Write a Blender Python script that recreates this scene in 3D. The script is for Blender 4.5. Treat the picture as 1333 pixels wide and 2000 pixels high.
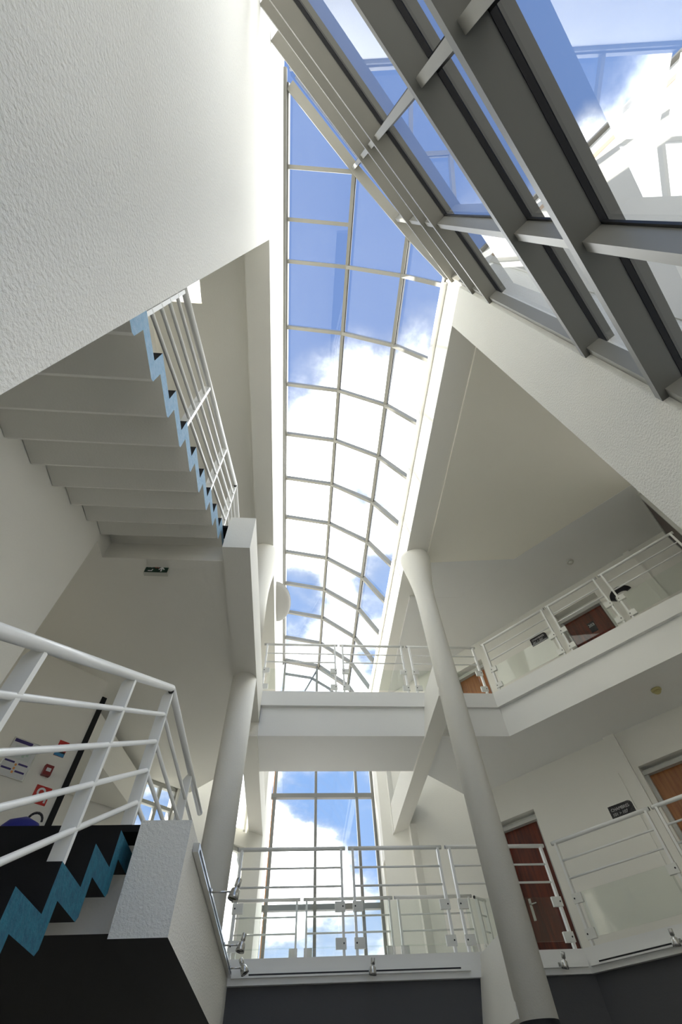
import bpy, math, random
from mathutils import Vector, Matrix

# ------------------------------------------------------------------ camera, sky, sun, exposure
S = bpy.context.scene
C = S.collection
for o in list(bpy.data.objects):
    bpy.data.objects.remove(o, do_unlink=True)

EYE = Vector((0, 0, 1.7))
F_PX, YAW, PITCH, ROLL = 872.9, .1281, .9749, -.0656
cam = bpy.data.objects.new('camera', bpy.data.cameras.new('camera'))
C.objects.link(cam)
fw = Vector((math.sin(YAW)*math.cos(PITCH), math.cos(YAW)*math.cos(PITCH), math.sin(PITCH)))
r0 = Vector((math.cos(YAW), -math.sin(YAW), 0))
u0 = r0.cross(fw)
ri = r0*math.cos(ROLL)+u0*math.sin(ROLL)
up = -r0*math.sin(ROLL)+u0*math.cos(ROLL)
m = Matrix((ri, up, -fw)).transposed().to_4x4()
m.translation = EYE
cam.matrix_world = m
cam.data.sensor_fit = 'VERTICAL'
cam.data.sensor_height = 36
cam.data.lens = F_PX/2000*36
cam.data.clip_start = .02
cam.data.clip_end = 500
S.camera = cam

SUN_DIR = Vector((1, -.17, -1.08))           # direction the light travels
SUN_STRENGTH = 8.5
CLOUD_LIGHT, BLUE_LIGHT = 5.0, 0.53
S.view_settings.view_transform = 'Standard'
S.view_settings.look = 'None'
S.view_settings.gamma = 1
S.view_settings.use_curve_mapping = False
S.view_settings.exposure = 1.04

sun = bpy.data.objects.new('sun', bpy.data.lights.new('sun', 'SUN'))
sun.data.energy = SUN_STRENGTH
sun.data.angle = .012
sun.data.color = (1, .95, .86)
sun.rotation_euler = SUN_DIR.to_track_quat('-Z', 'Y').to_euler()
sun.location = (-6, 1, 16)
C.objects.link(sun)

W = bpy.data.worlds.new('sky'); S.world = W
W.use_nodes = True
N, LK = W.node_tree.nodes, W.node_tree.links
N.clear()
def wn(t, **k):
    n = N.new(t)
    for a, v in k.items(): setattr(n, a, v)
    return n
def wmath(op, a, b=None, clamp=False):
    n = wn('ShaderNodeMath', operation=op, use_clamp=clamp)
    for i, v in enumerate((a, b)):
        if v is None: continue
        if isinstance(v, (int, float)): n.inputs[i].default_value = v
        else: LK.new(v, n.inputs[i])
    return n.outputs[0]
tc = wn('ShaderNodeTexCoord')
sp = wn('ShaderNodeSeparateXYZ'); LK.new(tc.outputs['Generated'], sp.inputs[0])
zc = wmath('ADD', wmath('MAXIMUM', sp.outputs['Z'], .0), .35)
px_, py_ = wmath('DIVIDE', sp.outputs['X'], zc), wmath('DIVIDE', sp.outputs['Y'], zc)
cb = wn('ShaderNodeCombineXYZ')
LK.new(px_, cb.inputs[0]); LK.new(py_, cb.inputs[1]); cb.inputs[2].default_value = 2.6
def wnoise(scale, detail, rough, dist=0.):
    n = wn('ShaderNodeTexNoise')
    n.inputs['Scale'].default_value = scale; n.inputs['Detail'].default_value = detail
    n.inputs['Roughness'].default_value = rough; n.inputs['Distortion'].default_value = dist
    LK.new(cb.outputs[0], n.inputs['Vector'])
    return n.outputs['Fac']
big, fine = wnoise(2.3, 9, .55, .2), wnoise(7.0, 6, .6)
# a cloud bank that thickens towards +Y and thins to blue overhead and behind
cov = wn('ShaderNodeMapRange'); cov.interpolation_type = 'SMOOTHSTEP'
LK.new(wmath('ADD', py_, px_), cov.inputs[0])
cov.inputs[1].default_value = .04; cov.inputs[2].default_value = .42
cov.inputs[3].default_value = -.20; cov.inputs[4].default_value = .17
low = wn('ShaderNodeMapRange'); low.interpolation_type = 'SMOOTHSTEP'
LK.new(py_, low.inputs[0])
low.inputs[1].default_value = .7; low.inputs[2].default_value = 1.1; low.inputs[4].default_value = -.13
dens = wmath('ADD', wmath('ADD', big, wmath('ADD', cov.outputs[0], low.outputs[0])), wmath('MULTIPLY', wmath('SUBTRACT', fine, .5), .22))
mask = wn('ShaderNodeMapRange'); mask.interpolation_type = 'SMOOTHSTEP'
LK.new(dens, mask.inputs[0]); mask.inputs[1].default_value = .45; mask.inputs[2].default_value = .70
ramp = wn('ShaderNodeValToRGB')
LK.new(sp.outputs['Z'], ramp.inputs[0])
el = ramp.color_ramp.elements
el[0].position = .0; el[0].color = (1.05, 1.15, 1.3, 1)
el[1].position = 1.; el[1].color = (.20, .32, .66, 1)
e = ramp.color_ramp.elements.new(.3); e.color = (.32, .52, .92, 1)
e = ramp.color_ramp.elements.new(.55); e.color = (.26, .46, .86, 1)
blue = wn('ShaderNodeVectorMath', operation='SCALE'); LK.new(ramp.outputs[0], blue.inputs[0]); blue.inputs['Scale'].default_value = BLUE_LIGHT
shade = wn('ShaderNodeMapRange'); LK.new(fine, shade.inputs[0])
shade.inputs[1].default_value = .3; shade.inputs[2].default_value = .7
shade.inputs[3].default_value = .55; shade.inputs[4].default_value = 1.25
cl = wn('ShaderNodeVectorMath', operation='SCALE'); cl.inputs[0].default_value = (.97, .985, 1.0)
core = wmath('ADD', wmath('MULTIPLY', wmath('POWER', mask.outputs[0], 3.0), CLOUD_LIGHT), .62)
LK.new(wmath('MULTIPLY', shade.outputs[0], core), cl.inputs['Scale'])
mx = wn('ShaderNodeMix', data_type='RGBA')
LK.new(mask.outputs[0], mx.inputs[0]); LK.new(blue.outputs[0], mx.inputs[6]); LK.new(cl.outputs[0], mx.inputs[7])
bg = wn('ShaderNodeBackground'); LK.new(mx.outputs[2], bg.inputs[0])
LK.new(bg.outputs[0], wn('ShaderNodeOutputWorld').inputs[0])

# ------------------------------------------------------------------ materials
MATS = {}
def mat(name, col, rough=.6, metal=0., bump=None, var=None, spec=.5, grain=None):
    """bump=(scale, strength, distance)  var=(scale, colour2, amount)"""
    if name in MATS: return MATS[name]
    M = bpy.data.materials.new(name); M.use_nodes = True
    n, l = M.node_tree.nodes, M.node_tree.links
    b = n['Principled BSDF']
    b.inputs['Base Color'].default_value = (*col, 1)
    b.inputs['Roughness'].default_value = rough
    b.inputs['Metallic'].default_value = metal
    b.inputs['Specular IOR Level'].default_value = spec
    t = n.new('ShaderNodeTexCoord')
    if bump:
        x = n.new('ShaderNodeTexNoise'); x.inputs['Scale'].default_value = bump[0]; x.inputs['Detail'].default_value = 3
        x.inputs['Roughness'].default_value = .55
        l.new(t.outputs['Object'], x.inputs['Vector'])
        bp = n.new('ShaderNodeBump'); bp.inputs['Strength'].default_value = bump[1]; bp.inputs['Distance'].default_value = bump[2]
        l.new(x.outputs['Fac'], bp.inputs['Height']); l.new(bp.outputs[0], b.inputs['Normal'])
    if var:
        x = n.new('ShaderNodeTexNoise'); x.inputs['Scale'].default_value = var[0]; x.inputs['Detail'].default_value = 4
        mp = n.new('ShaderNodeMapping'); l.new(t.outputs['Object'], mp.inputs[0]); l.new(mp.outputs[0], x.inputs['Vector'])
        if grain: mp.inputs['Scale'].default_value = grain
        mr = n.new('ShaderNodeMapRange'); l.new(x.outputs['Fac'], mr.inputs[0])
        mr.inputs[1].default_value = .35; mr.inputs[2].default_value = .65; mr.inputs[4].default_value = var[2]
        mix = n.new('ShaderNodeMix'); mix.data_type = 'RGBA'
        l.new(mr.outputs[0], mix.inputs[0])
        mix.inputs[6].default_value = (*col, 1); mix.inputs[7].default_value = (*var[1], 1)
        l.new(mix.outputs[2], b.inputs['Base Color'])
    MATS[name] = M
    return M

def glass_mat(name, tint, refl=1.0, ior=1.5):
    M = bpy.data.materials.new(name); M.use_nodes = True
    n, l = M.node_tree.nodes, M.node_tree.links
    n.clear()
    tr = n.new('ShaderNodeBsdfTransparent'); tr.inputs[0].default_value = (*tint, 1)
    gl = n.new('ShaderNodeBsdfGlossy'); gl.inputs['Roughness'].default_value = 0.0
    # Schlick reflectance, the same from both sides of the thin pane
    lw_ = n.new('ShaderNodeLayerWeight'); lw_.inputs[0].default_value = .5
    pw = n.new('ShaderNodeMath'); pw.operation = 'POWER'; l.new(lw_.outputs['Facing'], pw.inputs[0]); pw.inputs[1].default_value = 5
    mu = n.new('ShaderNodeMath'); mu.operation = 'MULTIPLY_ADD'; mu.use_clamp = True
    l.new(pw.outputs[0], mu.inputs[0]); mu.inputs[1].default_value = 1-.075*refl; mu.inputs[2].default_value = .075*refl
    mix = n.new('ShaderNodeMixShader'); l.new(mu.outputs[0], mix.inputs[0])
    l.new(tr.outputs[0], mix.inputs[1]); l.new(gl.outputs[0], mix.inputs[2])
    o = n.new('ShaderNodeOutputMaterial'); l.new(mix.outputs[0], o.inputs[0])
    MATS[name] = M
    return M

STUCCO = mat('white_stucco', (.89, .87, .795), .85, bump=(75, .75, .012))
PLASTER = mat('white_plaster', (.89, .87, .795), .8, bump=(70, .22, .006))
PAINT = mat('white_paint_smooth', (.89, .885, .85), .5)
CEIL_LIT = mat('lit_ceiling', (.92, .89, .78), .8, bump=(60, .15, .005))  # lighter, warmer copy of the ceiling colour: light painted in
ALU = mat('champagne_aluminium', (.27, .26, .225), .42, .15)
ALUGREY = mat('grey_aluminium', (.20, .198, .18), .45, .15)
GASKET = mat('black_rubber', (.01, .01, .011), .5)
RAIL = mat('white_lacquered_steel', (.91, .91, .87), .35)
CLIP = mat('clip_enamel', (.82, .82, .76), .35)
CHROME = mat('brushed_steel', (.62, .62, .60), .25, .9)
CARPET = mat('black_carpet', (.008, .008, .008), .95, bump=(300, .4, .004))
TEAL = mat('teal_stucco', (.008, .10, .17), .8, bump=(60, .5, .01), var=(25, (.012, .17, .24), .7))
PALEBLUE = mat('pale_blue_stucco', (.22, .38, .54), .8, bump=(60, .5, .01), var=(25, (.34, .48, .62), .7))
DARK = mat('charcoal', (.085, .085, .09), .8, bump=(60, .2, .006))  # dark grey for the sides and underside of the lower slab
BLACK = mat('black_trim_and_shade', (.006, .006, .0065), .85)  # black trim, and low undersides with their shade put into the colour
CEIL_SHADED = mat('shaded_ceiling', (.82, .815, .78), .8, bump=(60, .15, .005))  # duller copy of the ceiling colour: shade painted in
WOOD = mat('red_brown_wood', (.17, .03, .012), .35, var=(3.0, (.06, .012, .007), 1.), grain=(9, 9, .8))
WOOD2 = mat('orange_brown_wood', (.40, .16, .045), .35, var=(3.0, (.26, .085, .022), 1.), grain=(9, 9, .8))
DARKWOOD = mat('dark_wood', (.035, .014, .008), .4, var=(3., (.015, .006, .004), 1.), grain=(9, 9, .8))
FRAME = mat('door_frame_grey', (.55, .55, .51), .4)
TILE = mat('floor_tile', (.13, .125, .115), .35)
PALETILE = mat('pale_floor_tile', (.66, .64, .58), .4)
PAVING = mat('exterior_paving', (.26, .25, .235), .9)
BRICK = mat('ochre_render', (.45, .26, .13), .8)
FACADE = mat('exterior_cream_render', (.76, .72, .62), .85, bump=(40, .2, .006))
BAND = mat('facade_ochre_band', (.66, .47, .31), .8)
SIGNBLK = mat('sign_dark_plastic', (.012, .011, .016), .3)
WHITEP = mat('sign_white', (.8, .8, .8), .5)
RED = mat('safety_red', (.55, .025, .015), .35)
REDDK = mat('call_point_red', (.22, .012, .012), .35)
BLUE = mat('sign_blue', (.05, .26, .48), .4)
PURPLE = mat('print_purple', (.045, .03, .16), .5)
GREENDK = mat('sign_dark_green', (.004, .035, .018), .35)
PAPER = mat('paper', (.70, .71, .71), .5)
PALEGREEN = mat('print_pale_green', (.42, .55, .48), .5)
BAG = mat('royal_blue_nylon', (.008, .014, .22), .5)
YELLOWED = mat('yellowed_plastic', (.60, .53, .24), .45)
OPAL = mat('opal_plastic', (.62, .62, .55), .45)
GLASS = glass_mat('window_glass', (.96, .98, .985), .8)
GLASSWALL = glass_mat('curtain_wall_glass', (.93, .96, .985), 2.6)
RAILGLASS = glass_mat('railing_glass', (.95, .97, .955), .4)

FROST = bpy.data.materials.new('frosted_glass'); FROST.use_nodes = True
_n, _l = FROST.node_tree.nodes, FROST.node_tree.links; _n.clear()
_t = _n.new('ShaderNodeBsdfTranslucent'); _t.inputs[0].default_value = (.95, .95, .95, 1)
_l.new(_t.outputs[0], _n.new('ShaderNodeOutputMaterial').inputs[0])
# ------------------------------------------------------------------ helpers
def link(name, verts, faces, mats, parent=None, fm=None, smooth=False, loc=None, rotz=None):
    me = bpy.data.meshes.new(name)
    me.from_pydata([tuple(v) for v in verts], [], faces)
    mats = mats if isinstance(mats, (list, tuple)) else [mats]
    for x in mats: me.materials.append(x)
    if fm:
        for p, i in zip(me.polygons, fm): p.material_index = i
    if smooth:
        for p in me.polygons: p.use_smooth = smooth is True or p.index in smooth
    me.update()
    o = bpy.data.objects.new(name, me)
    C.objects.link(o)
    if parent is not None: o.parent = parent
    if loc is not None: o.location = loc
    if rotz is not None: o.rotation_euler = (0, 0, rotz)
    return o
def tag(o, label, cat, group=None, kind=None):
    o['label'] = label; o['category'] = cat
    if group: o['group'] = group
    if kind: o['kind'] = kind
    return o
def empty(name, loc=(0, 0, 0), rotz=0, quat=None):
    o = bpy.data.objects.new(name, None); C.objects.link(o)
    o.empty_display_size = .1
    o.location = loc; o.rotation_euler = (0, 0, rotz)
    return o
def struct(o, label, cat): return tag(o, label, cat, kind='structure')

BF = [(0, 3, 2, 1), (4, 5, 6, 7), (0, 1, 5, 4), (1, 2, 6, 5), (2, 3, 7, 6), (3, 0, 4, 7)]
def box(name, x0, x1, y0, y1, z0, z1, m_, parent=None, fm=None, **k):
    v = [(x0, y0, z0), (x1, y0, z0), (x1, y1, z0), (x0, y1, z0), (x0, y0, z1), (x1, y0, z1), (x1, y1, z1), (x0, y1, z1)]
    return link(name, v, BF, m_, parent, fm, **k)
def prism(name, poly, z0, z1, m_, parent=None, side=0, top=0, bottom=0, **k):
    """vertical extrusion of a plan polygon; z0/z1 number or list per vertex"""
    a = sum(poly[i][0]*poly[(i+1) % len(poly)][1]-poly[(i+1) % len(poly)][0]*poly[i][1] for i in range(len(poly)))
    Z0 = z0 if isinstance(z0, (list, tuple)) else [z0]*len(poly)
    Z1 = z1 if isinstance(z1, (list, tuple)) else [z1]*len(poly)
    idx = list(range(len(poly)))
    if a < 0: idx.reverse()
    n = len(poly)
    v = [(*poly[i], Z0[i]) for i in idx]+[(*poly[i], Z1[i]) for i in idx]
    f = [tuple(range(n-1, -1, -1)), tuple(range(n, 2*n))]+[(i, (i+1) % n, n+(i+1) % n, n+i) for i in range(n)]
    return link(name, v, f, m_, parent, [bottom, top]+[side]*n, **k)
def obox(name, p, q, w, h, m_, parent=None, upv=Vector((0, 0, 1)), shift=(0, 0)):
    """bar from p to q; w across, h along upv; shift moves the section"""
    p, q = Vector(p), Vector(q)
    d = (q-p).normalized(); s = d.cross(upv).normalized(); u = s.cross(d).normalized()
    p, q = p+s*shift[0]+u*shift[1], q+s*shift[0]+u*shift[1]
    v = []
    for c in (p, q):
        v += [c-s*w/2-u*h/2, c+s*w/2-u*h/2, c+s*w/2+u*h/2, c-s*w/2+u*h/2]
    return link(name, v, [(0, 1, 2, 3), (7, 6, 5, 4), (0, 4, 5, 1), (1, 5, 6, 2), (2, 6, 7, 3), (3, 7, 4, 0)], m_, parent)
def tube(name, p, q, r, m_, parent=None, n=12, r2=None):
    p, q = Vector(p), Vector(q); r2 = r if r2 is None else r2
    d = (q-p).normalized()
    a = d.cross(Vector((0, 0, 1)) if abs(d.z) < .9 else Vector((1, 0, 0))).normalized(); b = d.cross(a)
    v = [p+(a*math.cos(t)+b*math.sin(t))*r for t in [2*math.pi*i/n for i in range(n)]]
    v += [q+(a*math.cos(t)+b*math.sin(t))*r2 for t in [2*math.pi*i/n for i in range(n)]]
    f = [(i, i+n, (i+1) % n+n, (i+1) % n) for i in range(n)]+[tuple(range(n)), tuple(range(2*n-1, n-1, -1))]
    return link(name, v, f, m_, parent, smooth=set(range(n)))
def lathe(name, prof, c, m_, parent=None, n=40, caps=True):
    v, f = [], []
    for r, z in prof:
        v += [(c[0]+r*math.cos(2*math.pi*i/n), c[1]+r*math.sin(2*math.pi*i/n), c[2]+z) for i in range(n)]
    for k in range(len(prof)-1):
        f += [(k*n+i, k*n+(i+1) % n, (k+1)*n+(i+1) % n, (k+1)*n+i) for i in range(n)]
    ns = len(f)
    if caps:
        f += [tuple(range(n-1, -1, -1)), tuple(range((len(prof)-1)*n, len(prof)*n))]
    return link(name, v, f, m_, parent, smooth=set(range(ns)))
def offset_path(pts, d):
    """mitred offset of an open plan polyline to its left by d"""
    out = []
    for i, p in enumerate(pts):
        p = Vector(p); n = []
        if i > 0: a = (p-Vector(pts[i-1])).normalized(); n.append(Vector((-a.y, a.x)))
        if i < len(pts)-1: a = (Vector(pts[i+1])-p).normalized(); n.append(Vector((-a.y, a.x)))
        nn = sum(n, Vector((0, 0))).normalized()
        out.append(tuple(p+nn*(d/nn.dot(n[0]))))
    return out
def band(name, pts, d0, d1, z0, z1, m_, parent=None, **k):
    """wall that follows an open path, from offset d0 to offset d1 (left positive)"""
    a, b = offset_path(pts, d0), offset_path(pts, d1)
    vs, fs = [], []
    n = len(pts)
    for i in range(n):
        vs += [(*a[i], z0), (*b[i], z0), (*b[i], z1), (*a[i], z1)]
    for i in range(n-1):
        o = 4*i
        for j in range(4): fs.append((o+j, o+4+j, o+4+(j+1) % 4, o+(j+1) % 4))
    fs += [(0, 1, 2, 3), (4*n-1, 4*n-2, 4*n-3, 4*n-4)]
    return link(name, vs, fs, m_, parent, **k)

GA, TA = .8583, .8476
Gv = Vector((math.cos(GA), -math.sin(GA)))          # right wing runs this way
Tv = Vector((math.sin(TA), math.cos(TA)))           # left wing and the glazed wall run this way
Gn = Vector((-Gv.y, Gv.x))                          # normal of the right wing, away from the atrium
Tn = Vector((Tv.y, -Tv.x))                          # normal of the glazed wall, outward
XL, XR = -.6, 1.8
K1, K2 = 2.92, 5.90
EDGE = Vector((3.05, 6.2))                          # corner of the gallery edge
GW = Vector((3.208, 7.899))                         # a point of the right corridor wall
def ge(s, d=0): p = EDGE+Gv*s+Gn*d; return (p.x, p.y)
def gw(u, d=0): p = GW+Gv*u+Gn*d; return (p.x, p.y)
SEND = 3.62                                         # the galleries end here
PW = Vector((1.8, .69))                             # foot of the glazed wall
def tw(t, d=0): p = PW+Tv*t+Tn*d; return (p.x, p.y)
LW = Vector((-.6, 9.5))                             # outer wall of the left wing
def lw(t, d=0): p = LW+Tv*t+Tn*d; return (p.x, p.y)
SW = Vector((-2.53, 5.34))                          # wall with the notices
def sw(t, d=0): p = SW+Tv*t+Tn*d; return (p.x, p.y)
ANG_G, ANG_T = math.atan2(Gv.y, Gv.x), math.atan2(Tv.y, Tv.x)
CEIL = 8.05

# ------------------------------------------------------------------ large structure
struct(prism('ground_paving', [(-60, -60), (60, -60), (60, 60), (-60, 60)], -.3, -.05, PAVING), 'plain paving outside around the building', 'paving')
hall = [(-5.6, -2.2), (-.6, -2.0), (1.9, .65), (7.2, -4.6), (10, 0), (3.2, 9.6), (1.9, 11.6), (-.7, 11.6), (-6.5, 5.)]
struct(prism('floor', hall, -.04, 0, TILE), 'pale tiled ground floor of the atrium', 'floor')

# near wall beside the camera, then the high strip of the same wall that carries the glazed vault
struct(prism('wall_left', [(XL, -1.75), (XL, .34), (XL-.3, .34), (XL-.3, -1.75)], 0, 10.42, STUCCO), 'rough white stucco wall rising close beside the viewer', 'wall')
struct(box('wall_left_upper', XL-.3, XL, .34, 11.4, 7.95, 10.42, PLASTER), 'high white wall strip along the straight edge of the glazed vault', 'wall')
struct(box('wall_left_stair', -2.35, -2.15, -1.75, 2.98, 0, CEIL, PLASTER), 'white plaster wall along the closed side of the stairs', 'wall')
struct(box('wall_back_stair', -2.35, XL-.3, -1.95, -1.75, 0, 10.4, PLASTER), 'white wall closing the stair shaft behind the viewer', 'wall')
struct(prism('wall_left_rear', [(-5.6, 2.75), (-2.35, 2.75), (-2.35, 2.95), (-5.6, 2.95)], 0, CEIL, PLASTER), 'white wall at the rear of the stair landing', 'wall')
# pier and exterior facade of the right wing
fa, fb = Vector((1.8, .69)), Vector((1.8, 1.15))
struct(prism('wall_right', [tuple(fa), tuple(fa+Gv*9), tuple(fb+Gv*9), tuple(fb)], 0, [8.36]*4, [STUCCO], ), 'white stucco pier and facade wall at the end of the glazed wall', 'wall')
struct(prism('wall_right_upper', [(XR, 1.15), (XR, 11.4), (XR+.38, 11.4), (XR+.38, .73)], 7.95, 8.72, PLASTER), 'sunlit white wall strip under the low edge of the glazed vault', 'wall')
struct(prism('wall_right_cap', [(XR, .69), (XR+.30, .69-.30*1.15), (XR+.30, 1.15), (XR, 1.15)], 8.36, 8.72, STUCCO), 'white top block of the stucco pier under the vault corner', 'wall')
cp = struct(band('trim_1', [tuple(fa+Gv*.5), tuple(fa+Gv*9)], -.05, .36, 8.36, 8.42, ALUGREY), 'thin metal coping on top of the facade wall outside', 'coping')
struct(band('trim_2', [tuple(fa+Gv*.5), tuple(fa+Gv*9)], -.015, .01, 7.85, 7.98, BAND), 'ochre painted band below the coping of the outside facade', 'facade band')

struct(band('wall_right_outside', [tuple(fa+Gv*.42), tuple(fa+Gv*9)], -.012, .005, 0, 7.85, FACADE), 'cream rendered outside face of the wall seen through the glazed wall', 'wall')
# right wing corridor wall (with door openings), left wing outer wall, end wall
def wall_with_holes(name, O, D, Nn, t0, t1, z0, z1, holes, thick, m_, label):
    """wall along D from O; thickness along Nn; holes=(ta,tb,za,zb)"""
    ts = sorted({t0, t1, *[h[0] for h in holes], *[h[1] for h in holes]})
    zs = sorted({z0, z1, *[h[2] for h in holes], *[h[3] for h in holes]})
    vs, fs, vi = [], [], {}
    def V(t, z, d):
        k = (t, z, d)
        if k not in vi:
            p = O+D*t+Nn*d; vi[k] = len(vs); vs.append((p.x, p.y, z))
        return vi[k]
    solid = lambda i, j: 0 <= i < len(ts)-1 and 0 <= j < len(zs)-1 and not any(
        h[0] <= (ts[i]+ts[i+1])/2 <= h[1] and h[2] <= (zs[j]+zs[j+1])/2 <= h[3] for h in holes)
    for i in range(len(ts)-1):
        for j in range(len(zs)-1):
            if not solid(i, j): continue
            a, b, c, d = ts[i], ts[i+1], zs[j], zs[j+1]
            fs.append((V(a, c, 0), V(b, c, 0), V(b, d, 0), V(a, d, 0)))
            fs.append((V(b, c, thick), V(a, c, thick), V(a, d, thick), V(b, d, thick)))
            for ok, (p, q) in ((solid(i-1, j), ((a, c), (a, d))), (solid(i+1, j), ((b, d), (b, c))),
                               (solid(i, j-1), ((b, c), (a, c))), (solid(i, j+1), ((a, d), (b, d)))):
                if not ok: fs.append((V(*q, 0), V(*p, 0), V(*p, thick), V(*q, thick)))
    return struct(link(name, vs, fs, m_), label, 'wall')
D1 = (-.05, .655, 2.62, 4.73); D2 = (2.34, 3.14, 2.62, 4.73)
D3 = (-.05, .67, 5.6, 7.50); D4 = (2.38, 3.215, 5.6, 7.52)
wall_with_holes('wall_right_corridor', GW, Gv, Gn, -2.4, 5.6, 0, CEIL, [D1, D2, D3, D4], .3, PLASTER, 'white corridor wall with bedroom doors on two floors')
WA = (-1.15, -.37, 5.14, 7.0); WB = (-1.15, -.37, 3.0, 4.92); WC = (-2.45, -1.86, 3.1, 5.45)
wall_with_holes('wall_left_wing', LW, Tv, -Tn, -7.5, 0, 0, CEIL, [WA, WB, WC], .25, PLASTER, 'white outer wall of the wing behind the landing')
struct(box('wall_nave_left', XL-.25, XL, 9.5, 11.4, 0, 8.0, PLASTER), 'white side wall beside the tall far window, landing side', 'wall')
struct(box('wall_nave_right', XR, XR+.25, 9.42, 11.4, 5.18, 8.0, PLASTER), 'white side wall beside the tall far window, corridor side', 'wall')
struct(box('wall_nave_right_low', XR, XR+.25, 10.9, 11.4, 0, 5.18, PLASTER), 'white return wall below the beam end by the far window', 'wall')
struct(box('wall_nave_recess', XR+.25, XR+.5, 9.1, 11.4, 0, 5.2, PLASTER), 'white recessed wall under the beam by the far window', 'wall')
struct(band('wall_signs', [sw(-3.2), sw(0)], 0, .3, 0, CEIL, PLASTER), 'white wall carrying the notices behind the stair landing', 'wall')
struct(band('trim_3', [sw(0), sw(.06)], -.02, .3, K1-.1, 5.2, BLACK), 'black door-edge strip at the end of the notice wall', 'trim')
q0, q1 = Vector(sw(-.0, .0))-Tn*.3, Vector(sw(0))-Tn*1.6
struct(prism('wall_recess', [tuple(q0), tuple(q1), tuple(q1-Tv*.15), tuple(q0-Tv*.15)], 0, CEIL, PLASTER), 'side of the dark corridor opening behind the notice wall', 'wall')
struct(prism('ceiling_bulkhead', [sw(.05, -.35), lw(-2.45, .02), lw(-4.2, .02), sw(-1.6, -.35)], 4.86, 5.3, PLASTER), 'lowered ceiling over the corridor behind the notice wall', 'ceiling')
ew0 = Vector(ge(SEND, -.02)); ew1 = Vector(ge(SEND, 1.26))
struct(prism('wall_corridor_end', [tuple(ew0), tuple(ew1), tuple(ew1+Gv*.2), tuple(ew0+Gv*.2)], 0, CEIL, PLASTER), 'wall closing the end of the right corridors', 'wall')
fe = Vector(fb)+Gv*6.2
struct(prism('wall_far_right', [tuple(fe), tuple(Vector(ge(SEND+2.0, 1.4))), tuple(Vector(ge(SEND+2.2, 1.4))), tuple(fe+Gv*.2)], 0, CEIL, PLASTER), 'white wall far beyond the corridor end', 'wall')

# ceilings of the top floor
rb = Vector((2.18, 1.49))
cream = [(2.18, .73), (2.18, 5.22), (3.80, 5.06), ge(6.5, -.05), tuple(fb+Gv*7.5)]  # outline of the ceiling part coloured as lit
struct(prism('ceiling', cream, 7.906, CEIL+.3, CEIL_LIT), 'large triangular ceiling above the right gallery, coloured as if lit', 'ceiling')
tri = [(2.18, 5.22), (3.80, 5.06), (3.0, 6.06), (2.18, 6.1)]
struct(prism('ceiling_drop', tri, [7.903, 7.903, 7.902, 7.902], CEIL+.3, CEIL_SHADED), 'small triangular sloping ceiling piece beside the round column', 'ceiling')
cor = [(2.02, 6.1), (3.0, 6.06), (3.80, 5.06), ge(6.5, -.05), gw(7, .3), gw(-2.4, .3), (2.02, 9.4)]
struct(prism('ceiling_corridor', cor, 7.9, CEIL+.3, CEIL_SHADED), 'plain ceiling of the upper right corridor, coloured as if in shade', 'ceiling')
lc = [(XL-.3, .34), (XL-.3, 9.5), lw(-7.5), (-5.6, 2.8), (-2.35, 2.8), (-2.35, -1.9), (XL-.3, -1.9)]
wall_left_ceiling_hole = (-1.95, -1.5, .70, 1.13)
hx0, hx1, hy0, hy1 = wall_left_ceiling_hole
for nm, pl, lab in (('ceiling_landing', [(XL-.3, 2.8), (XL-.3, 9.5), lw(-7.5), (-5.6, 2.8)], 'white ceiling high above the stair landing'),
                    ('ceiling_stair', [(XL-.3, hy1), (XL-.3, 2.8), (-2.35, 2.8), (-2.35, hy1)], 'white ceiling over the upper end of the stairs'),
                    ('ceiling_stair_rear', [(XL-.3, -1.9), (XL-.3, hy0), (-2.35, hy0), (-2.35, -1.9)], 'white ceiling over the stair shaft beyond the roof light'),
                    ('ceiling_strip_inner', [(hx1, hy0), (XL-.3, hy0), (XL-.3, hy1), (hx1, hy1)], 'narrow white ceiling strip beside the small roof light'),
                    ('ceiling_strip_outer', [(-2.35, hy0), (hx0, hy0), (hx0, hy1), (-2.35, hy1)], 'narrow white ceiling strip against the stair wall')):
    struct(prism(nm, pl, CEIL+.06, CEIL+.3, PLASTER), lab, 'ceiling')

# floors of the galleries
e_ = .06
F2poly = [(XL-.02, 6.2+e_), ge(0, e_), ge(SEND, e_), ge(SEND, 1.23), gw(-.36), (2.07, 7.38), (2.07, 7.26), (XL-.02, 7.26)]
struct(prism('floor_upper', F2poly, 5.22, 5.78, [PAINT, PALETILE], top=1), 'white upper bridge and gallery slab spanning the atrium', 'floor')
F1poly = [(XL-.02, 6.2+e_), ge(0, e_), ge(SEND, e_), ge(SEND, 1.23), gw(-.50), (2.6, 8.03), (XL-.26, 8.03), (XL-.26, 6.5)]
struct(prism('floor_lower', F1poly, 2.30, 2.78, [DARK, PALETILE], top=1), 'lower bridge and gallery slab with dark sides and underside', 'floor')
kpath = [(XL, 6.2), tuple(EDGE), ge(SEND)]
struct(band('kerb_upper', kpath, .0, .12, 5.66, K2, PAINT), 'white kerb along the edge of the upper bridge and gallery', 'kerb')
struct(band('kerb_lower', kpath, .0, .12, 2.735, K1, PAINT), 'white kerb along the edge of the lower bridge and gallery', 'kerb')

struct(band('kerb_rear', [(2.88, 8.29), (2.6, 8.03), (XL-.26, 8.03)], .0, .1, 2.75, K1, PAINT), 'white kerb along the rear edge of the lower bridge', 'kerb')
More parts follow.
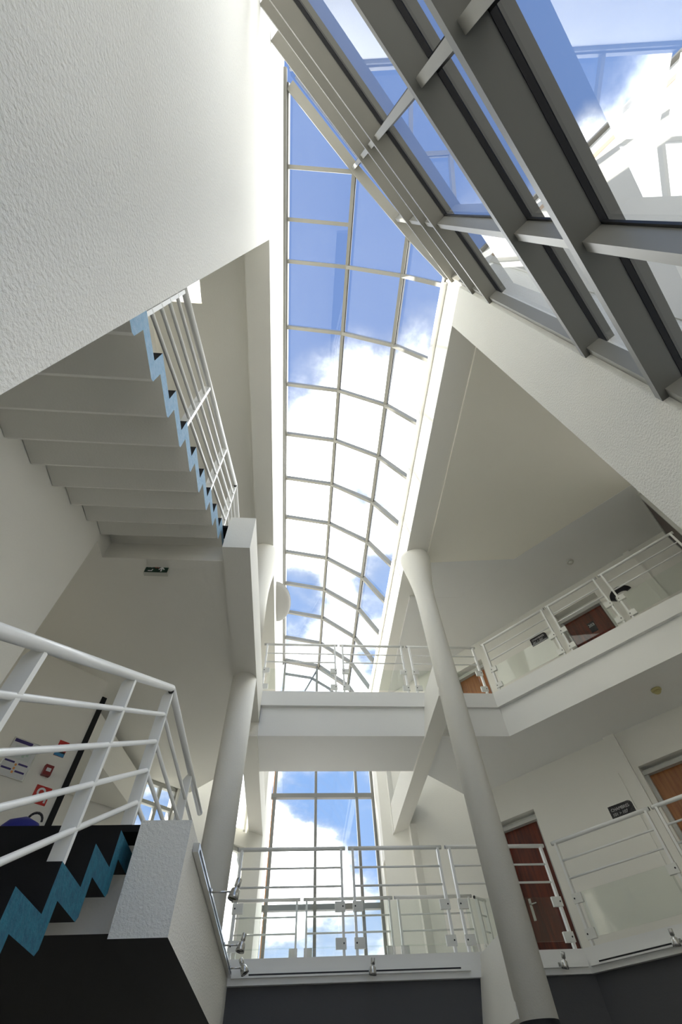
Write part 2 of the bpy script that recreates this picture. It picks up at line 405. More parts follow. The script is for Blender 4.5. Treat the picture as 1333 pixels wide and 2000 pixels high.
# landings by the stairs
def landing(dz, low):
    s = 'lower' if low else 'upper'
    poly = [(XL-.285, 3.2), (XL-.285, 8.1), lw(-2.0, .02), lw(-4.6, .02), sw(-3.0, -.05), (-5.2, 2.98), (-2.15, 2.98), (-2.15, 3.2)]
    if not low: poly = [(XL-.285, 3.2), (XL-.285, 7.3), (-.9, 7.42), lw(-1.66, .02), lw(-4.6, .02), sw(-3.0, -.05), (-5.2, 2.98), (-2.15, 2.98), (-2.15, 3.2)]
    struct(prism('floor_landing_'+s, poly, 2.44+dz, 2.83+dz, [PLASTER, PLASTER if not low else BLACK], bottom=1), f'white slab of the {s} stair landing', 'floor')
    struct(prism('floor_carpet_'+s, [(XL-.295, 3.05)]+poly[1:-2]+[(-2.15, 3.05)], 2.845+dz, 2.88+dz, CARPET), f'black carpet on the {s} stair landing with its dark front edge', 'carpet')
    struct(box('beam_landing_'+s, XL-.285, XL, 2.98, 6.29, (2.37 if low else 2.41)+dz, (2.875 if low else 2.95)+dz, [STUCCO if low else PLASTER, BLACK], fm=[1 if low else 0, 0, 0, 0, 0, 0]), f'white stucco edge beam of the {s} landing next to the atrium', 'beam')
landing(0, True)
landing(2.98, False)
struct(prism('floor_half_landing', [(-2.15, -1.75), (XL-.3, -1.75), (XL-.3, .28), (-2.15, .28)], 4.22, 4.38, [PLASTER, CARPET], top=1), 'half landing between the lower and upper floor', 'floor')
struct(prism('floor_half_landing_low', [(-2.15, -1.75), (XL-.3, -1.75), (XL-.3, .28), (-2.15, .28)], 1.24, 1.40, [BLACK, CARPET], top=1), 'half landing between the ground and lower floor', 'floor')

# beams under the bridges, running in depth from the columns
for nm, x0, x1, y0, y1, z0, z1, lab in (
    ('beam_bridge', 1.81, 2.05, 6.3, 9.42, 5.18, 5.66, 'white beam running back beneath the upper bridge on the corridor side'),
    ('beam_bridge', -.84, XL, 6.2, 9.52, 5.18, 5.66, 'white beam beneath the upper bridge on the landing side')):
    struct(box(nm, x0, x1, y0, y1, z0, z1, PLASTER), lab, 'beam')

for z0, z1, lab in ((5.18, 5.89, 'short white haunch joining the round column to the upper bridge'), (2.33, 2.90, 'short white haunch joining the round column to the lower bridge')):
    P = [(1.81, z0), (2.05, z0), (2.05, z1), (1.935, z1)]
    v = [(x, 5.2, z) for x, z in P]+[(x, 6.3, z) for x, z in P]
    struct(link('beam_haunch', v, [(0, 1, 2, 3), (7, 6, 5, 4)]+[(i, 4+i, 4+(i+1) % 4, (i+1) % 4) for i in range(4)], PLASTER), lab, 'beam')
# round columns with flaring heads
def column(x, segs, label, foot=False):
    root = empty('column', (x, 5.2, segs[0][0])); struct(root, label, 'column')
    for z0, z1, head in segs:
        r = .155
        pr = [(r, z0)]
        if head: pr += [(r*.97, z1-1.25), (r*1.0, z1-.95), (r*1.12, z1-.72), (r*1.35, z1-.45), (r*1.62, z1-.2), (r*1.75, z1-.06), (r*1.75, z1)]
        else: pr += [(r, z1)]
        lathe('shaft', [(a, b-segs[0][0]) for a, b in pr], (0, 0, 0), PLASTER, root)
    if foot: lathe('base', [(r*1.0, 0), (r*1.0, segs[0][0])], (0, 0, -segs[0][0]), BLACK, root)
    return root
column(1.985, [(2.31, 7.97, True)], 'tall white round column standing before the right end of the bridges', foot=True)
column(-.757, [(2.875, 5.39, False), (5.93, 7.97, True)], 'white round column rising through the edge of the stair landings')

# ------------------------------------------------------------------ window_1: the glazed vault
VP = [(-.55, 10.45), (.48, 10.25), (1.33, 9.6), (1.81, 8.76)]
RIBS = [.77+1.062*i for i in range(11)]
YE = RIBS[-1]
def vz(x):
    for (a, za), (b, zb) in zip(VP, VP[1:]):
        if x <= b: return za+(zb-za)*(x-a)/(b-a)
    return VP[-1][1]
def yg(x, d=.10): return PW.y+(x-PW.x)*Tv.y/Tv.x-d/Tv.x
w1 = empty('window_1'); struct(w1, 'long glazed vault with aluminium ribs over the atrium', 'skylight')
def vbar(name, a, b, w, h, parent, m_=ALU): return obox(name, a, b, w, h, m_, parent, upv=Vector((0, 0, 1)))
for y in [-.51, .17]+RIBS:
    w_ = .055 if y < YE-.01 else .12
    for (xa, za), (xb, zb) in zip(VP, VP[1:]):
        if yg(xb, .02) > y+.05: continue
        obox('rib', (xa, y, za), (xb, y, zb), w_, .10, ALU, w1)
for i, (x, z) in enumerate(VP):
    nrm = Vector((.5, 0, .86)) if i == 2 else (Vector((.2, 0, 1)) if i < 2 else Vector((.86, 0, .5)))
    obox('purlin' if 0 < i < 3 else 'eave_bar', (x, yg(x, .06), z), (x, YE, z), .055, .10, ALU, w1, upv=nrm)
    if 0 < i < 3: obox('gasket', (x+.034, yg(x, .0), z-.005), (x+.034, YE, z-.025), .012, .07, GASKET, w1, upv=nrm)
obox('eave_frame', (XL+.02, -1.6, 10.38), (XL+.02, YE, 10.38), .05, .16, ALUGREY, w1)
obox('eave_frame', (XR-.03, .72, 8.66), (XR-.03, YE, 8.66), .05, .12, PAINT, w1)
def clip(poly, fn):
    out = []
    for i, p in enumerate(poly):
        q = poly[(i+1) % len(poly)]; a, b = fn(p), fn(q)
        if a >= 0: out.append(p)
        if (a < 0) != (b < 0):
            t = a/(a-b); out.append((p[0]+(q[0]-p[0])*t, p[1]+(q[1]-p[1])*t))
    return out
ys = [-1.7, -.51, .17]+RIBS
for ya, yb in zip(ys, ys[1:]):
    for (xa, za), (xb, zb) in zip(VP, VP[1:]):
        pl = clip([(xa, ya), (xb, ya), (xb, yb), (xa, yb)], lambda p: p[1]-yg(p[0], .12))
        if len(pl) < 3: continue
        sl = (zb-za)/(xb-xa); nn = Vector((-sl, 0, 1)).normalized()*.03
        v = [Vector((x, y, za+(x-xa)*sl))+nn for x, y in pl]
        link('pane', v, [tuple(range(len(v)))], GLASS, w1)
# far gable of the vault: arched bars
arc = [(-.52, 10.0), (.27, 9.87), (.80, 9.52), (1.25, 8.95)]
for a, b in zip(arc, arc[1:]): obox('rib', (a[0], YE+.02, a[1]), (b[0], YE+.02, b[1]), .05, .06, ALUGREY, w1)
obox('rib', (.47, YE+.03, 10.22), (.10, YE+.03, 9.45), .04, .04, ALUGREY, w1, upv=Vector((0, 1, 0)))

# ------------------------------------------------------------------ window_2: the glazed wall at 45 degrees
w2 = empty('window_2'); struct(w2, 'tall glazed wall with deep grey horizontal transoms above the viewer', 'glazed wall')
TR = [.05, 1.30, 2.12, 3.87, 4.68, 6.74, 7.37, 8.38]
TLEFT = (XL-PW.x)/Tv.x
def tend(z):            # where the vault cuts the wall at height z
    lo, hi = TLEFT, 0.
    for k in range(200):
        t = TLEFT+(hi-lo)*k/199
        if vz(PW.x+Tv.x*t) < z: return t
    return 0.
DEP = .125
for z in TR:
    te = 0 if z < 8.6 else tend(z)
    a, b = tw(TLEFT, DEP/2), tw(te, DEP/2)
    a, b = Vector((*a, z+.03)), Vector((*b, z+.03))
    if z < 8.3: b = b+Vector((Tv.x, Tv.y, 0))*0
    tr = obox('transom', a, b, DEP, .06, ALUGREY if z < 6 else ALU, w2)
    ga, gb = tw(TLEFT, DEP+.012), tw(te, DEP+.012)
    obox('gasket', (*ga, z+.02), (*gb, z+.02), .024, .05, GASKET, tr)
    obox('outer_cap', (*tw(TLEFT, DEP+.055), z+.03), (*tw(te, DEP+.055), z+.03), .05, .06, ALUGREY, tr)
MU = [(-1.83, .05), (-.93, .05), (-.03, .06)]
for t, wd in MU:
    x = PW.x+Tv.x*t
    zt = vz(x)-.05
    p = tw(t, DEP-.045)
    mu = box('mullion', -wd/2, wd/2, -.045, .045, 0, zt, PAINT if False else ALU, w2, loc=(*p, 0), rotz=ANG_T)
    if t > -2.7 and t < -.1:
        box('gasket', -wd/2-.012, wd/2+.012, -.058, -.046, 0, zt, GASKET, mu)
zs2 = TR+[12]
tcuts = [TLEFT]+[t for t, _ in MU if t < -.1 and t > -2.7]+[0]
for za, zb in zip(zs2, zs2[1:]):
    for ta, tb in zip(tcuts, tcuts[1:]):
        pl = [(ta, za), (tb, za), (tb, zb), (ta, zb)]
        for (xa, zza), (xb, zzb) in zip(VP, VP[1:]):
            sl = (zzb-zza)/(xb-xa)
            pl = clip(pl, lambda p: zza+(PW.x+Tv.x*p[0]+Tn.x*.14-xa)*sl-p[1]) if pl else pl
        if len(pl) < 3: continue
        link('pane', [(*tw(t, DEP+.02), z) for t, z in pl], [tuple(range(len(pl)))], GLASSWALL, w2)
# slanting head that follows the vault
hp = [(max(x, XL), z) for x, z in VP]
for (xa, za), (xb, zb) in zip(hp, hp[1:]):
    ta, tb = (xa-PW.x)/Tv.x, (xb-PW.x)/Tv.x
    obox('head_bar', (*tw(ta, .06), za-.06), (*tw(tb, .06), zb-.06), .13, .08, ALU, w2)

# ------------------------------------------------------------------ window_3: far window below the vault
w3 = empty('window_3', (0, YE, 0)); struct(w3, 'tall gridded window closing the far end of the atrium', 'window')
MX = [-.52, .43, 1.39, 1.77]
TZ = [.6, 2.63, 4.64, 6.66, 8.68]
for x in MX:
    box('mullion', x-.03, x+.03, -.05, .05, 0, vz(x), ALUGREY, w3)
for z in TZ:
    box('transom', XL, XR, -.055, .055, z-.045, z+.045, ALUGREY, w3)
zz = [0]+TZ+[11]
for xa, xb in zip(MX, MX[1:]):
    for za, zb in zip(zz, zz[1:]):
        pl = [(xa, za), (xb, za), (xb, zb), (xa, zb)]
        for (xp, zp), (xq, zq) in zip(VP, VP[1:]):
            sl = (zq-zp)/(xq-xp)
            pl = clip(pl, lambda p: zp+(p[0]-xp)*sl-p[1]) if pl else pl
        if len(pl) >= 3:
            link('pane', [(x, .0, z) for x, z in pl], [tuple(range(len(pl)))], GLASS, w3)
struct(box('trim_4', XL+.02, -.50, YE+.12, YE+.3, 0, 8.6, BRICK), 'ochre rendered reveal outside the far window', 'window reveal')

# other windows of the left wing
def wing_window(i, h, label, nm):
    r = empty(f'window_{i}', (*lw((h[0]+h[1])/2, -.1), h[2]), ANG_T); struct(r, label, 'window')
    w, hh = h[1]-h[0], h[3]-h[2]
    for s in (-1, 1): box('frame', s*w/2-.03, s*w/2+.03, -.04, .04, 0, hh, FRAME, r)
    for z in (0.03, hh-.03): box('frame', -w/2, w/2, -.04, .04, z-.03, z+.03, FRAME, r)
    for k in range(1, nm): box('mullion', -w/2+w*k/nm-.025, -w/2+w*k/nm+.025, -.035, .035, 0, hh, FRAME, r)
    if nm > 1: box('transom', -w/2, w/2, -.035, .035, hh*.86-.025, hh*.86+.025, FRAME, r)
    for k in range(nm): box('pane', -w/2+w*k/nm, -w/2+w*(k+1)/nm, -.003, .003, 0, hh, GLASS, r)
wing_window(4, WA, 'narrow window beside the column above the lower bridge beam', 1)
wing_window(5, WB, 'narrow window beside the column at lower bridge level', 1)
wing_window(6, WC, 'window seen through the stair railing behind the landing', 2)
r = empty('window_7', ((hx0+hx1)/2, (hy0+hy1)/2, CEIL+.2)); struct(r, 'small square roof light above the top of the stairs', 'roof light')
box('pane', -.23, .23, -.22, .22, 0, .01, FROST, r)
for x in (-.21, 0, .21): box('bar', x-.02, x+.02, -.22, .22, -.02, .02, PAINT, r)

# ------------------------------------------------------------------ doors
def door(i, h, leaf_top, wood, label, handle=True, plate=None):
    r = empty(f'door_{i}', (*gw((h[0]+h[1])/2), h[2]), ANG_G); struct(r, label, 'door')
    w, hh, lt = h[1]-h[0], h[3]-h[2], leaf_top-h[2]
    for s in (-1, 1): box('frame', min(s*w/2, s*(w/2-.05)), max(s*w/2, s*(w/2-.05)), .08, .2, 0, lt+.04, FRAME, r)
    box('frame', -w/2, w/2, .06, .2, lt, lt+.05, FRAME, r)
    box('head_panel', -w/2, w/2, .16, .2, lt+.05, hh, PLASTER, r)
    lf = box('leaf', -w/2+.05, w/2-.05, .14, .18, 0, lt, wood, r)
    if handle:
        hx = -w/2+.13
        box('handle_plate', hx-.02, hx+.02, .128, .14, .93, 1.17, CHROME, lf)
        tube('handle', (hx, .10, 1.1), (hx+.11, .10, 1.1), .009, CHROME, lf)
    if plate:
        pl = box('number_plate', -.02, .10, .128, .138, plate-.1, plate+.1, SIGNBLK, lf)
        text('number', '203', .075, (.04, .126, plate+.01), pl, math.pi/2, WHITEP)
    return r
def text(name, s, size, loc, parent, rx, m_, rz=0, align='CENTER'):
    cu = bpy.data.curves.new(name, 'FONT'); cu.body = s; cu.size = size; cu.align_x = align; cu.extrude = .0008
    cu.materials.append(m_); cu.resolution_u = 3
    o = bpy.data.objects.new(name, cu); C.objects.link(o)
    me = bpy.data.meshes.new_from_object(o)
    bpy.data.objects.remove(o, do_unlink=True)
    o = bpy.data.objects.new(name, me); C.objects.link(o); o.parent = parent
    o.location = loc; o.rotation_euler = (rx, 0, rz)
    return o
door(1, D1, 4.62, WOOD, 'red-brown wooden door of the lower corridor beside the round column')
door(2, D2, 4.63, WOOD2, 'orange-brown wooden door of the lower corridor next to the dark room sign')
door(3, D3, 7.36, WOOD2, 'wooden door of the upper corridor half hidden by the round column')
door(4, D4, 7.33, WOOD, 'red-brown wooden door of the upper corridor with a dark number plate', plate=1.42)
r = empty('door_5', (*ge(SEND-.03, .62), 5.78), ANG_T); struct(r, 'dark wooden door closing the end of the upper corridor', 'door')
box('leaf', -.60, .60, -.02, .02, 0, 1.92, DARKWOOD, r)
for s in (-1, 1): box('frame', s*.60-.03, s*.60+.03, -.03, .03, 0, 1.97, FRAME, r)
box('frame', -.63, .63, -.03, .03, 1.93, 1.99, FRAME, r)

# ------------------------------------------------------------------ stairs
RUN, RISE, PT = .295, .1665, .10
def staircase(z_top, under, edge, label):
    root = empty('staircase', (-1.55, 2.88, z_top)); tag(root, label, 'stairs', 'flights of folded steps')
    for k in range(9):
        y, z = -RUN*k, -RISE*k
        rise = RISE
        P = [(y, z-rise-PT), (y+PT-.022, z-rise-PT), (y+PT, z-rise-PT+.022), (y+PT, z-PT), (y+RUN+(.0 if k else .1), z-PT), (y+RUN+(.0 if k else .1), z), (y, z)]
        v = [(-.595, a, b) for a, b in P]+[(.6, a, b) for a, b in P]
        f = [tuple(range(6, -1, -1)), tuple(range(7, 14))]+[(i, (i+1) % 7, 7+(i+1) % 7, 7+i) for i in range(7)]
        # sides teal, tread + riser carpet, rest soffit
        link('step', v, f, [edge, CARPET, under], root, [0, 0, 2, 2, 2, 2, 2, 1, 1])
    return root
staircase(2.79, BLACK, TEAL, 'lower flight of black carpeted steps with teal zigzag edge')  # black underside: shade below the flight painted into its colour
staircase(5.77, PLASTER, PALEBLUE, 'upper flight seen from below with pale stepped underside and blue zigzag edge')

def stair_railing(dz, label):
    X = -.965
    root = empty('stair_railing', (X, 3.03, 2.88+dz)); tag(root, label, 'railing', 'railings of the stair flights')
    base = 2.88+dz
    sl = .575
    top = 3.765+dz-base
    offs = [0, -.208, -.402, -.588, -.775]
    L = 2.75
    for k, o_ in enumerate(offs):
        r = .026 if k == 0 else .0135
        tube('top_rail' if k == 0 else 'bar', (0, 0, top+o_), (0, -L, top+o_-sl*L), r, RAIL, root)
        tube('top_rail' if k == 0 else 'bar', (0, 0, top+o_), (0, 2.05, top+o_), r, RAIL, root)
    for y in (.03, -.71, -1.59, -2.47, 1.27):
        zt = top+min(0, y*sl)-.015
        kk = math.ceil((2.88-(3.03+y))/RUN)
        zb = 0 if y >= 0 else 2.79-RISE*kk-2.88
        # flat post with a chamfered head
        v = []
        for yy in (y+.014, y-.014):
            v += [(-.055, yy, zb), (.012, yy, zb), (.012, yy, zt-.01), (.004, yy, zt), (-.03, yy, zt), (-.055, yy, zt-.04)]
        link('post', v, [(5, 4, 3, 2, 1, 0), (6, 7, 8, 9, 10, 11)]+[(i, (i+1) % 6, 6+(i+1) % 6, 6+i) for i in range(6)], RAIL, root)
    tube('end_cap', (0, -.005, top-.02), (0, .012, top-.02), .02, GASKET, root)
    return root
stair_railing(0, 'white steel railing of the lower flight and landing near the viewer')
stair_railing(2.98, 'white steel railing of the upper flight above the blue zigzag edge')

# ------------------------------------------------------------------ railing sections with glass
def railing(p, q, zk, label, group):
    p, q = Vector(p), Vector(q)
    d = q-p; L = d.length; a = math.atan2(d.y, d.x)
    root = empty('railing_section', (p.x, p.y, zk), a); tag(root, label, 'railing', group)
    tr = tube('top_rail', (0, 0, .93), (L, 0, .93), .021, RAIL, root)
    for x, s in ((0, -1), (L, 1)): tube('end_cap', (x+s*.001, 0, .93), (x+s*.004, 0, .93), .0195, GASKET, tr)
    for z in (.745, .575): tube('bar', (.05, 0, z), (L-.05, 0, z), .0105, RAIL, root)
    for x in (.045, L-.045): box('post', x-.013, x+.013, -.025, .025, -.0, .92, RAIL, root)
    g = box('glass_panel', .10, L-.10, -.004, .004, .07, .44, RAILGLASS, root)
    for x, s in ((.045, 1), (L-.045, -1)):
        for z in (.055, .35):
            x0, x1 = sorted((x-s*.025, x+s*.085))
            c = box('clip', x0, x1, -.034, -.0, z, z+.085, CLIP, root)
            tube('bolt', (x-s*.0+s*.03*0, -.0345, z+.042), (x, -.038, z+.042), .008, GASKET, c, n=8)
    return root
g1, g2, g3, g4, g5 = 'railing sections of the lower bridge', 'railing sections of the upper bridge', 'railing sections of the lower gallery', 'railing sections of the upper gallery', 'railing sections at the rear of the lower bridge'
yk = 6.25
for (xa, xb), lab in zip([(-.66, .585), (.63, 1.745), (1.80, 3.03)], ['nearest the landing', 'in the middle', 'passing behind the round column']):
    railing((xa, yk), (xb, yk), K1, f'glass railing section at the front of the lower bridge, {lab}', g1)
    railing((xa, yk), (xb, yk), K2, f'glass railing section on the upper bridge, {lab}', g2)
for (a, b), lab in zip([(.05, 1.275), (1.31, 2.27)], ['below the room sign, first after the bend', 'second after the bend by the orange door']):
    railing(ge(a, .05), ge(b, .05), K1, f'white railing section of the lower gallery, {lab}', g3)
for (a, b), lab in zip([(.07, 1.33), (1.365, 2.275), (2.32, 3.52)], ['first after the bend, before the room sign', 'before the red-brown numbered door', 'before the black arched plaque']):
    railing(ge(a, .05), ge(b, .05), K2, f'white railing section of the upper gallery, {lab}', g4)
for (xa, xb), lab in zip([(-.84, .10), (.145, 1.39), (1.43, 2.54)], ['nearest the landing', 'in the middle before the far window', 'ending behind the round column']):
    railing((xb, 7.98), (xa, 7.98), K1, f'rear railing section of the lower bridge, {lab}', g5)
railing((2.80, 8.20), (2.60, 8.03), K1, 'short slanting rear railing section of the lower bridge against the corridor wall', g5)

# ------------------------------------------------------------------ light track and spotlights
t1 = empty('light_track', (XL+.015, 3.15, 2.80)); tag(t1, 'steel light track along the stucco beam of the stair landing', 'light track')
box('rail', -.012, .022, 0, 3.0, -.022, .022, CHROME, t1)
box('slot', .0225, .024, .06, 2.94, -.008, .008, GASKET, t1)
t2 = empty('light_track', (0, 6.2, 2.80)); tag(t2, 'white light track along the kerb of the lower bridge', 'light track')
box('rail', XL+.03, 1.80, -.035, -.0, -.02, .02, RAIL, t2); box('slot', XL+.2, 1.7, -.0365, -.035, -.006, .006, GASKET, t2)
box('rail', 2.06, 3.03, -.035, -.0, -.02, .02, RAIL, t2)
t3 = empty('light_track', (*ge(.03), 2.80), ANG_G); tag(t3, 'white light track along the kerb of the slanting lower gallery', 'light track')
box('rail', 0, 3.4, -.035, -.0, -.02, .02, RAIL, t3); box('slot', .1, 3.3, -.0365, -.035, -.006, .006, GASKET, t3)
def spot(loc, az, tilt, arm, label):
    """tilt: lamp axis above straight down; the head stands up with its mouth at the lower end"""
    r = empty('spotlight', loc, az); tag(r, label, 'spotlight', 'steel spotlights on the light tracks')
    box('adapter', -.03, .03, -.012, .012, -.015, .015, CHROME, r)
    tube('arm', (0, 0, 0), (0, -arm, 0), .006, CHROME, r, n=8)
    h = lathe('head', [(.018, .075), (.02, .072), (.02, .03), (.014, .026), (.014, .02), (.03, .01), (.036, -.02), (.038, -.045), (.034, -.046), (.030, -.03)], (0, 0, 0), CHROME, r, n=20, caps=False)
    h.location = (0, -arm-.03, -.0); h.rotation_euler = (tilt, .12, 0)
    ln = lathe('lens', [(.029, -.036), (.029, -.032)], (0, 0, 0), mat('lamp_lens', (.10, .10, .05), .15), h, n=16)
    return r
spot((XL+.03, 3.93, 2.81), math.pi/2, .25, .14, 'steel spotlight on the landing track, first from the front')
spot((XL+.03, 5.20, 2.81), math.pi/2, .2, .12, 'steel spotlight on the landing track, below the white column')
spot((XL+.03, 5.95, 2.81), math.pi/2, -.5, .10, 'steel spotlight at the corner end of the landing track')
spot((.80, 6.165, 2.80), 0, .1, .06, 'steel spotlight in the middle of the lower bridge kerb')
spot((2.74, 6.165, 2.80), 0, .35, .06, 'steel spotlight on the kerb just past the round column')
spot((*ge(.95, -.062), 2.80), ANG_G, .2, .06, 'steel spotlight on the kerb of the slanting lower gallery')

# ------------------------------------------------------------------ lamps and detectors
n = 24
v, f = [], []
for j in range(7):
    a = math.pi/2*j/6
    for i in range(n+1):
        b = math.pi*i/n-math.pi/2
        v.append((.30*math.cos(b)*math.cos(a) if True else 0, .58*math.sin(b)*math.cos(a), -.10*math.sin(a)))
for j in range(6):
    for i in range(n): f.append((j*(n+1)+i, (j+1)*(n+1)+i, (j+1)*(n+1)+i+1, j*(n+1)+i+1))
f.append(tuple(range(n, -1, -1)))
f.append(tuple([j*(n+1) for j in range(7)]+[j*(n+1)+n for j in range(5, -1, -1)]))
o = link('wall_lamp', v, f, mat('lamp_grey_plaster', (.42, .415, .40), .7), smooth=set(range(6*n)), loc=(XL, 6.85, 8.42))
tag(o, 'half-round white uplight bowl on the high wall beside the vault', 'wall lamp')
def ceiling_dome(loc, m_, label):
    r = empty('smoke_detector', loc); tag(r, label, 'smoke detector', 'ceiling detectors of the corridors')
    lathe('base', [(.065, 0), (.065, -.02), (.055, -.028)], (0, 0, 0), m_, r, n=24)
    lathe('cap', [(.045, -.028), (.045, -.045), (.03, -.06), (.012, -.064)], (0, 0, 0), m_, r, n=24)
ceiling_dome((4.87, 5.07, 7.9), OPAL, 'pale round detector on the ceiling of the upper corridor')
ceiling_dome((4.80, 5.06, 5.22), YELLOWED, 'yellowed round detector on the ceiling of the lower corridor')

# ------------------------------------------------------------------ exit sign
r = empty('exit_sign', (-1.60, 3.32, 5.34)); tag(r, 'dark green exit sign with white arrow under the landing ceiling', 'exit sign')
box('housing', -.125, .125, 0, .05, .0, .135, OPAL, r)
fc = box('face', -.118, .118, -.004, 0, .005, .105, GREENDK, r)
def flat(name, pts, y, m_, parent): return link(name, [(x, y, z) for x, z in pts], [tuple(range(len(pts)))], m_, parent)
flat('arrow', [(.045, .015), (.060, .015), (.060, .055), (.078, .038), (.086, .048), (.0525, .088), (.019, .048), (.027, .038), (.045, .055)], -.006, WHITEP, fc)
flat('pictogram', [(-.095, .075), (-.082, .075), (-.082, .09), (-.095, .09)], -.006, WHITEP, fc)
flat('pictogram', [(-.085, .018), (-.04, .018), (-.034, .05), (-.045, .05), (-.05, .03), (-.085, .03)], -.006, WHITEP, fc)
flat('pictogram', [(-.07, .075), (-.045, .075), (-.045, .088), (-.07, .088)], -.006, WHITEP, fc)
for x in (-.012, .012): tube('indicator', (x, -.004, .07), (x, -.007, .07), .006, RED, fc, n=8)

# ------------------------------------------------------------------ notices on the wall behind the landing
def on_sw(name, t, z, label, cat):
    r = empty(name, (*sw(t, .0), z), ANG_T); return tag(r, label, cat)
r = on_sw('evacuation_plan', -.53, 4.06, 'framed evacuation plan with purple headings behind the stair railing', 'notice')
box('frame', -.14, .14, -.018, 0, 0, .37, CHROME, r)
bd = box('sheet', -.13, .13, -.021, -.018, .008, .362, PAPER, r)
def sq(name, x0, x1, z0, z1, m_, parent, y=-.0225): return flat(name, [(x0, z0), (x1, z0), (x1, z1), (x0, z1)], y, m_, parent)
sq('heading', -.125, .06, .325, .358, PURPLE, bd)
sq('plan_drawing', -.09, .10, .17, .30, mat('print_pale_grey', (.62, .66, .65), .5), bd)
for i in range(4): sq('plan_room', -.06+i*.035, -.035+i*.035, .20+.02*(i % 2), .24+.02*(i % 2), PALEGREEN, bd, -.0228)
for x0, x1, z in ((-.12, -.02, .13), (.02, .115, .125), (-.12, -.02, .06), (.02, .115, .055)): sq('heading', x0, x1, z, z+.018, PURPLE, bd)
for x0, x1, z in ((-.12, -.02, .095), (.02, .115, .09), (-.12, -.02, .03), (.02, .115, .025)): sq('text_block', x0, x1, z, z+.02, PAPER, bd)
for z in (.04, .075, .11): sq('symbol', -.01, .01, z, z+.022, mat('print_orange', (.7, .3, .08), .5), bd)
r = on_sw('fire_notice', -.175, 4.395, 'small red and blue fire instruction notice near the wall end', 'notice')
bd = box('plate', -.055, .055, -.006, 0, 0, .165, RED, r)
sq('blue_field', -.055, .055, 0, .035, BLUE, bd, -.0075); sq('black_field', -.055, .055, .035, .055, SIGNBLK, bd, -.0075)
sq('pictogram', -.035, -.01, .085, .12, WHITEP, bd, -.0075); sq('pictogram', .01, .04, .10, .115, WHITEP, bd, -.0075); sq('pictogram', .015, .035, .07, .085, WHITEP, bd, -.0075)
r = on_sw('fire_call_point', -.215, 4.17, 'dark red fire alarm call point box between two notices', 'alarm box')
bd = box('housing', -.043, .043, -.05, 0, 0, .10, REDDK, r)
sq('plate', -.024, .024, .035, .07, PAPER, bd, -.0515)
r = on_sw('fire_hose_sign', -.16, 3.92, 'red square fire hose sign with white pictogram above the backpack', 'sign')
bd = box('plate', -.08, .08, -.006, 0, 0, .165, RED, r)
ring = [(math.cos(2*math.pi*i/20), math.sin(2*math.pi*i/20)) for i in range(20)]
link('pictogram', [(-.01+.045*a, -.0075, .105+.045*b) for a, b in ring]+[(-.01+.025*a, -.0075, .105+.025*b) for a, b in ring], [(i, (i+1) % 20, 20+(i+1) % 20, 20+i) for i in range(20)], WHITEP, bd)
sq('pictogram', -.05, .0, .02, .055, WHITEP, bd, -.0075); sq('pictogram', .045, .065, .02, .06, WHITEP, bd, -.0075)

# backpack on the landing
r = empty('backpack', (-2.04, 3.98, 2.88), .35); tag(r, 'royal blue backpack standing on the stair landing', 'backpack')
v, f = [], []
nz, na = 10, 20
for j in range(nz+1):
    z = j/nz; k = (1-max(0, (z-.55)/.45)**2.2)**.5 if z < 1 else .0
    for i in range(na):
        a = 2*math.pi*i/na
        ca, sa = math.cos(a), math.sin(a)
        v.append((.16*max(k, .05)*math.copysign(abs(ca)**.6, ca), .09*max(k, .05)*math.copysign(abs(sa)**.6, sa), .42*z))
for j in range(nz):
    f += [(j*na+i, j*na+(i+1) % na, (j+1)*na+(i+1) % na, (j+1)*na+i) for i in range(na)]
f += [tuple(range(na-1, -1, -1)), tuple(range(nz*na, nz*na+na))]
link('body', v, f, BAG, r, smooth=True)
pts = [(.06+.05*math.cos(math.pi*i/8), .0, .40+.055*math.sin(math.pi*i/8)) for i in range(9)]
for a, b in zip(pts, pts[1:]): tube('handle', a, b, .009, SIGNBLK, r, n=6)
box('front_pocket', -.11, .11, -.125, -.07, .04, .22, BAG, r)

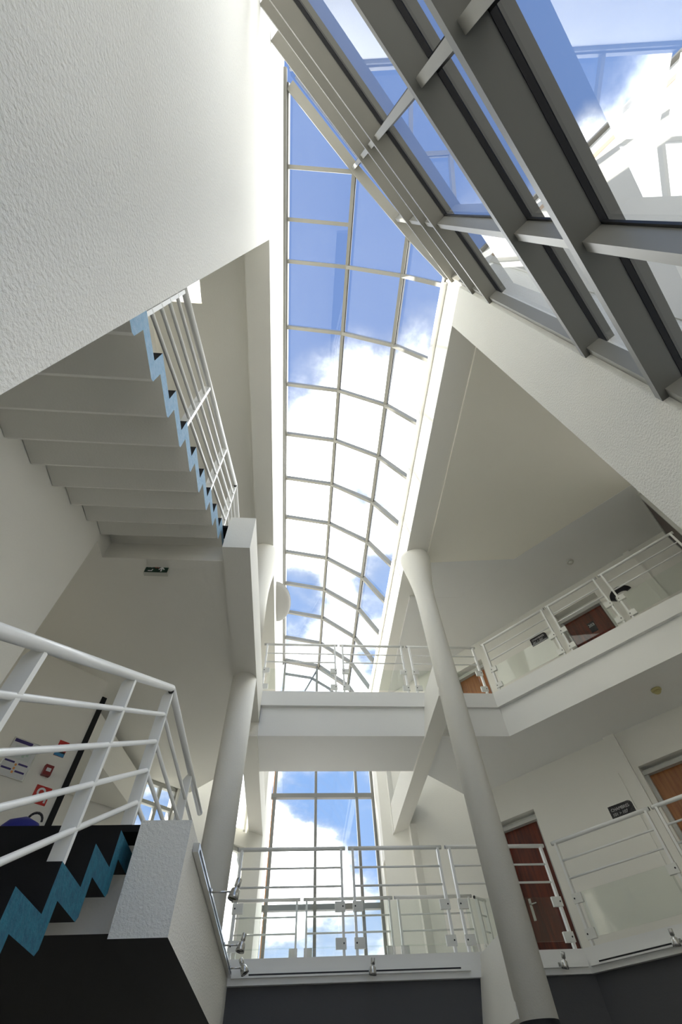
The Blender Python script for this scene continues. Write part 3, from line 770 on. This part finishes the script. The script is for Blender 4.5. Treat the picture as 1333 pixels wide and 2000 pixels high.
# ------------------------------------------------------------------ room signs and plaques on the corridor wall
def room_sign(u, z, w, h, txt, label):
    r = empty('room_sign', (*gw(u), z), ANG_G); tag(r, label, 'sign', 'dark room signs of the corridors')
    c = .05
    P = [(-w/2, 0), (w/2, 0), (w/2, h-c)]+[(w/2-c+c*math.cos(math.pi/2*i/6), h-c+c*math.sin(math.pi/2*i/6)) for i in range(1, 7)]+[(-w/2, h)]
    k = len(P)
    pl = link('plate', [(x, -.012, q) for x, q in P]+[(x, 0, q) for x, q in P], [tuple(range(k)), tuple(range(2*k-1, k-1, -1))]+[(i, k+i, k+(i+1) % k, (i+1) % k) for i in range(k)], SIGNBLK, r)
    for q, s in ((h-.068, 'CHAMBRES'), (h-.125, txt)):
        text('lettering', s, .052, (-w/2+.025, -.0135, q), pl, math.pi/2, WHITEP, align='LEFT')
    return r
room_sign(1.873, 4.225, .335, .185, '101 > 107', 'dark sign with room numbers 101 to 107 on the lower corridor wall')
room_sign(1.915, 7.155, .33, .16, '201 > 207', 'dark sign with room numbers on the upper corridor wall')
r = empty('wall_plaque', (*gw(3.56), 7.18), ANG_G); tag(r, 'black arched plaque on the upper corridor wall after the numbered door', 'plaque')
P = [(.20*math.cos(math.pi*i/12), .18*math.sin(math.pi*i/12)) for i in range(1, 13)]+[(-.12+.0*i, -.06) for i in range(1)]+[(.13*math.cos(math.pi*(11-i)/12), -.03+.11*math.sin(math.pi*(11-i)/12)) for i in range(10)]
k = len(P)
link('plate', [(x, -.03, q) for x, q in P]+[(x, 0, q) for x, q in P], [tuple(range(k)), tuple(range(2*k-1, k-1, -1))]+[(i, k+i, k+(i+1) % k, (i+1) % k) for i in range(k)], SIGNBLK, r)
struct(prism('trim_5', [gw(1.66), gw(1.66, -.012), gw(2.06, -.012), gw(2.06)], 2.78, 4.74, PLASTER), 'shallow white panel on the lower corridor wall behind the room sign', 'wall panel')
struct(prism('trim_6', [gw(2.10), gw(2.10, -.05), gw(2.27, -.05), gw(2.27)], 2.78, 5.22, PLASTER), 'white pilaster between the room sign and the orange door', 'pilaster')
struct(prism('trim_7', [gw(4.0), gw(4.0, -.04), gw(4.12, -.04), gw(4.12)], 5.78, 7.9, PLASTER), 'white pilaster of the upper corridor after the black plaque', 'pilaster')
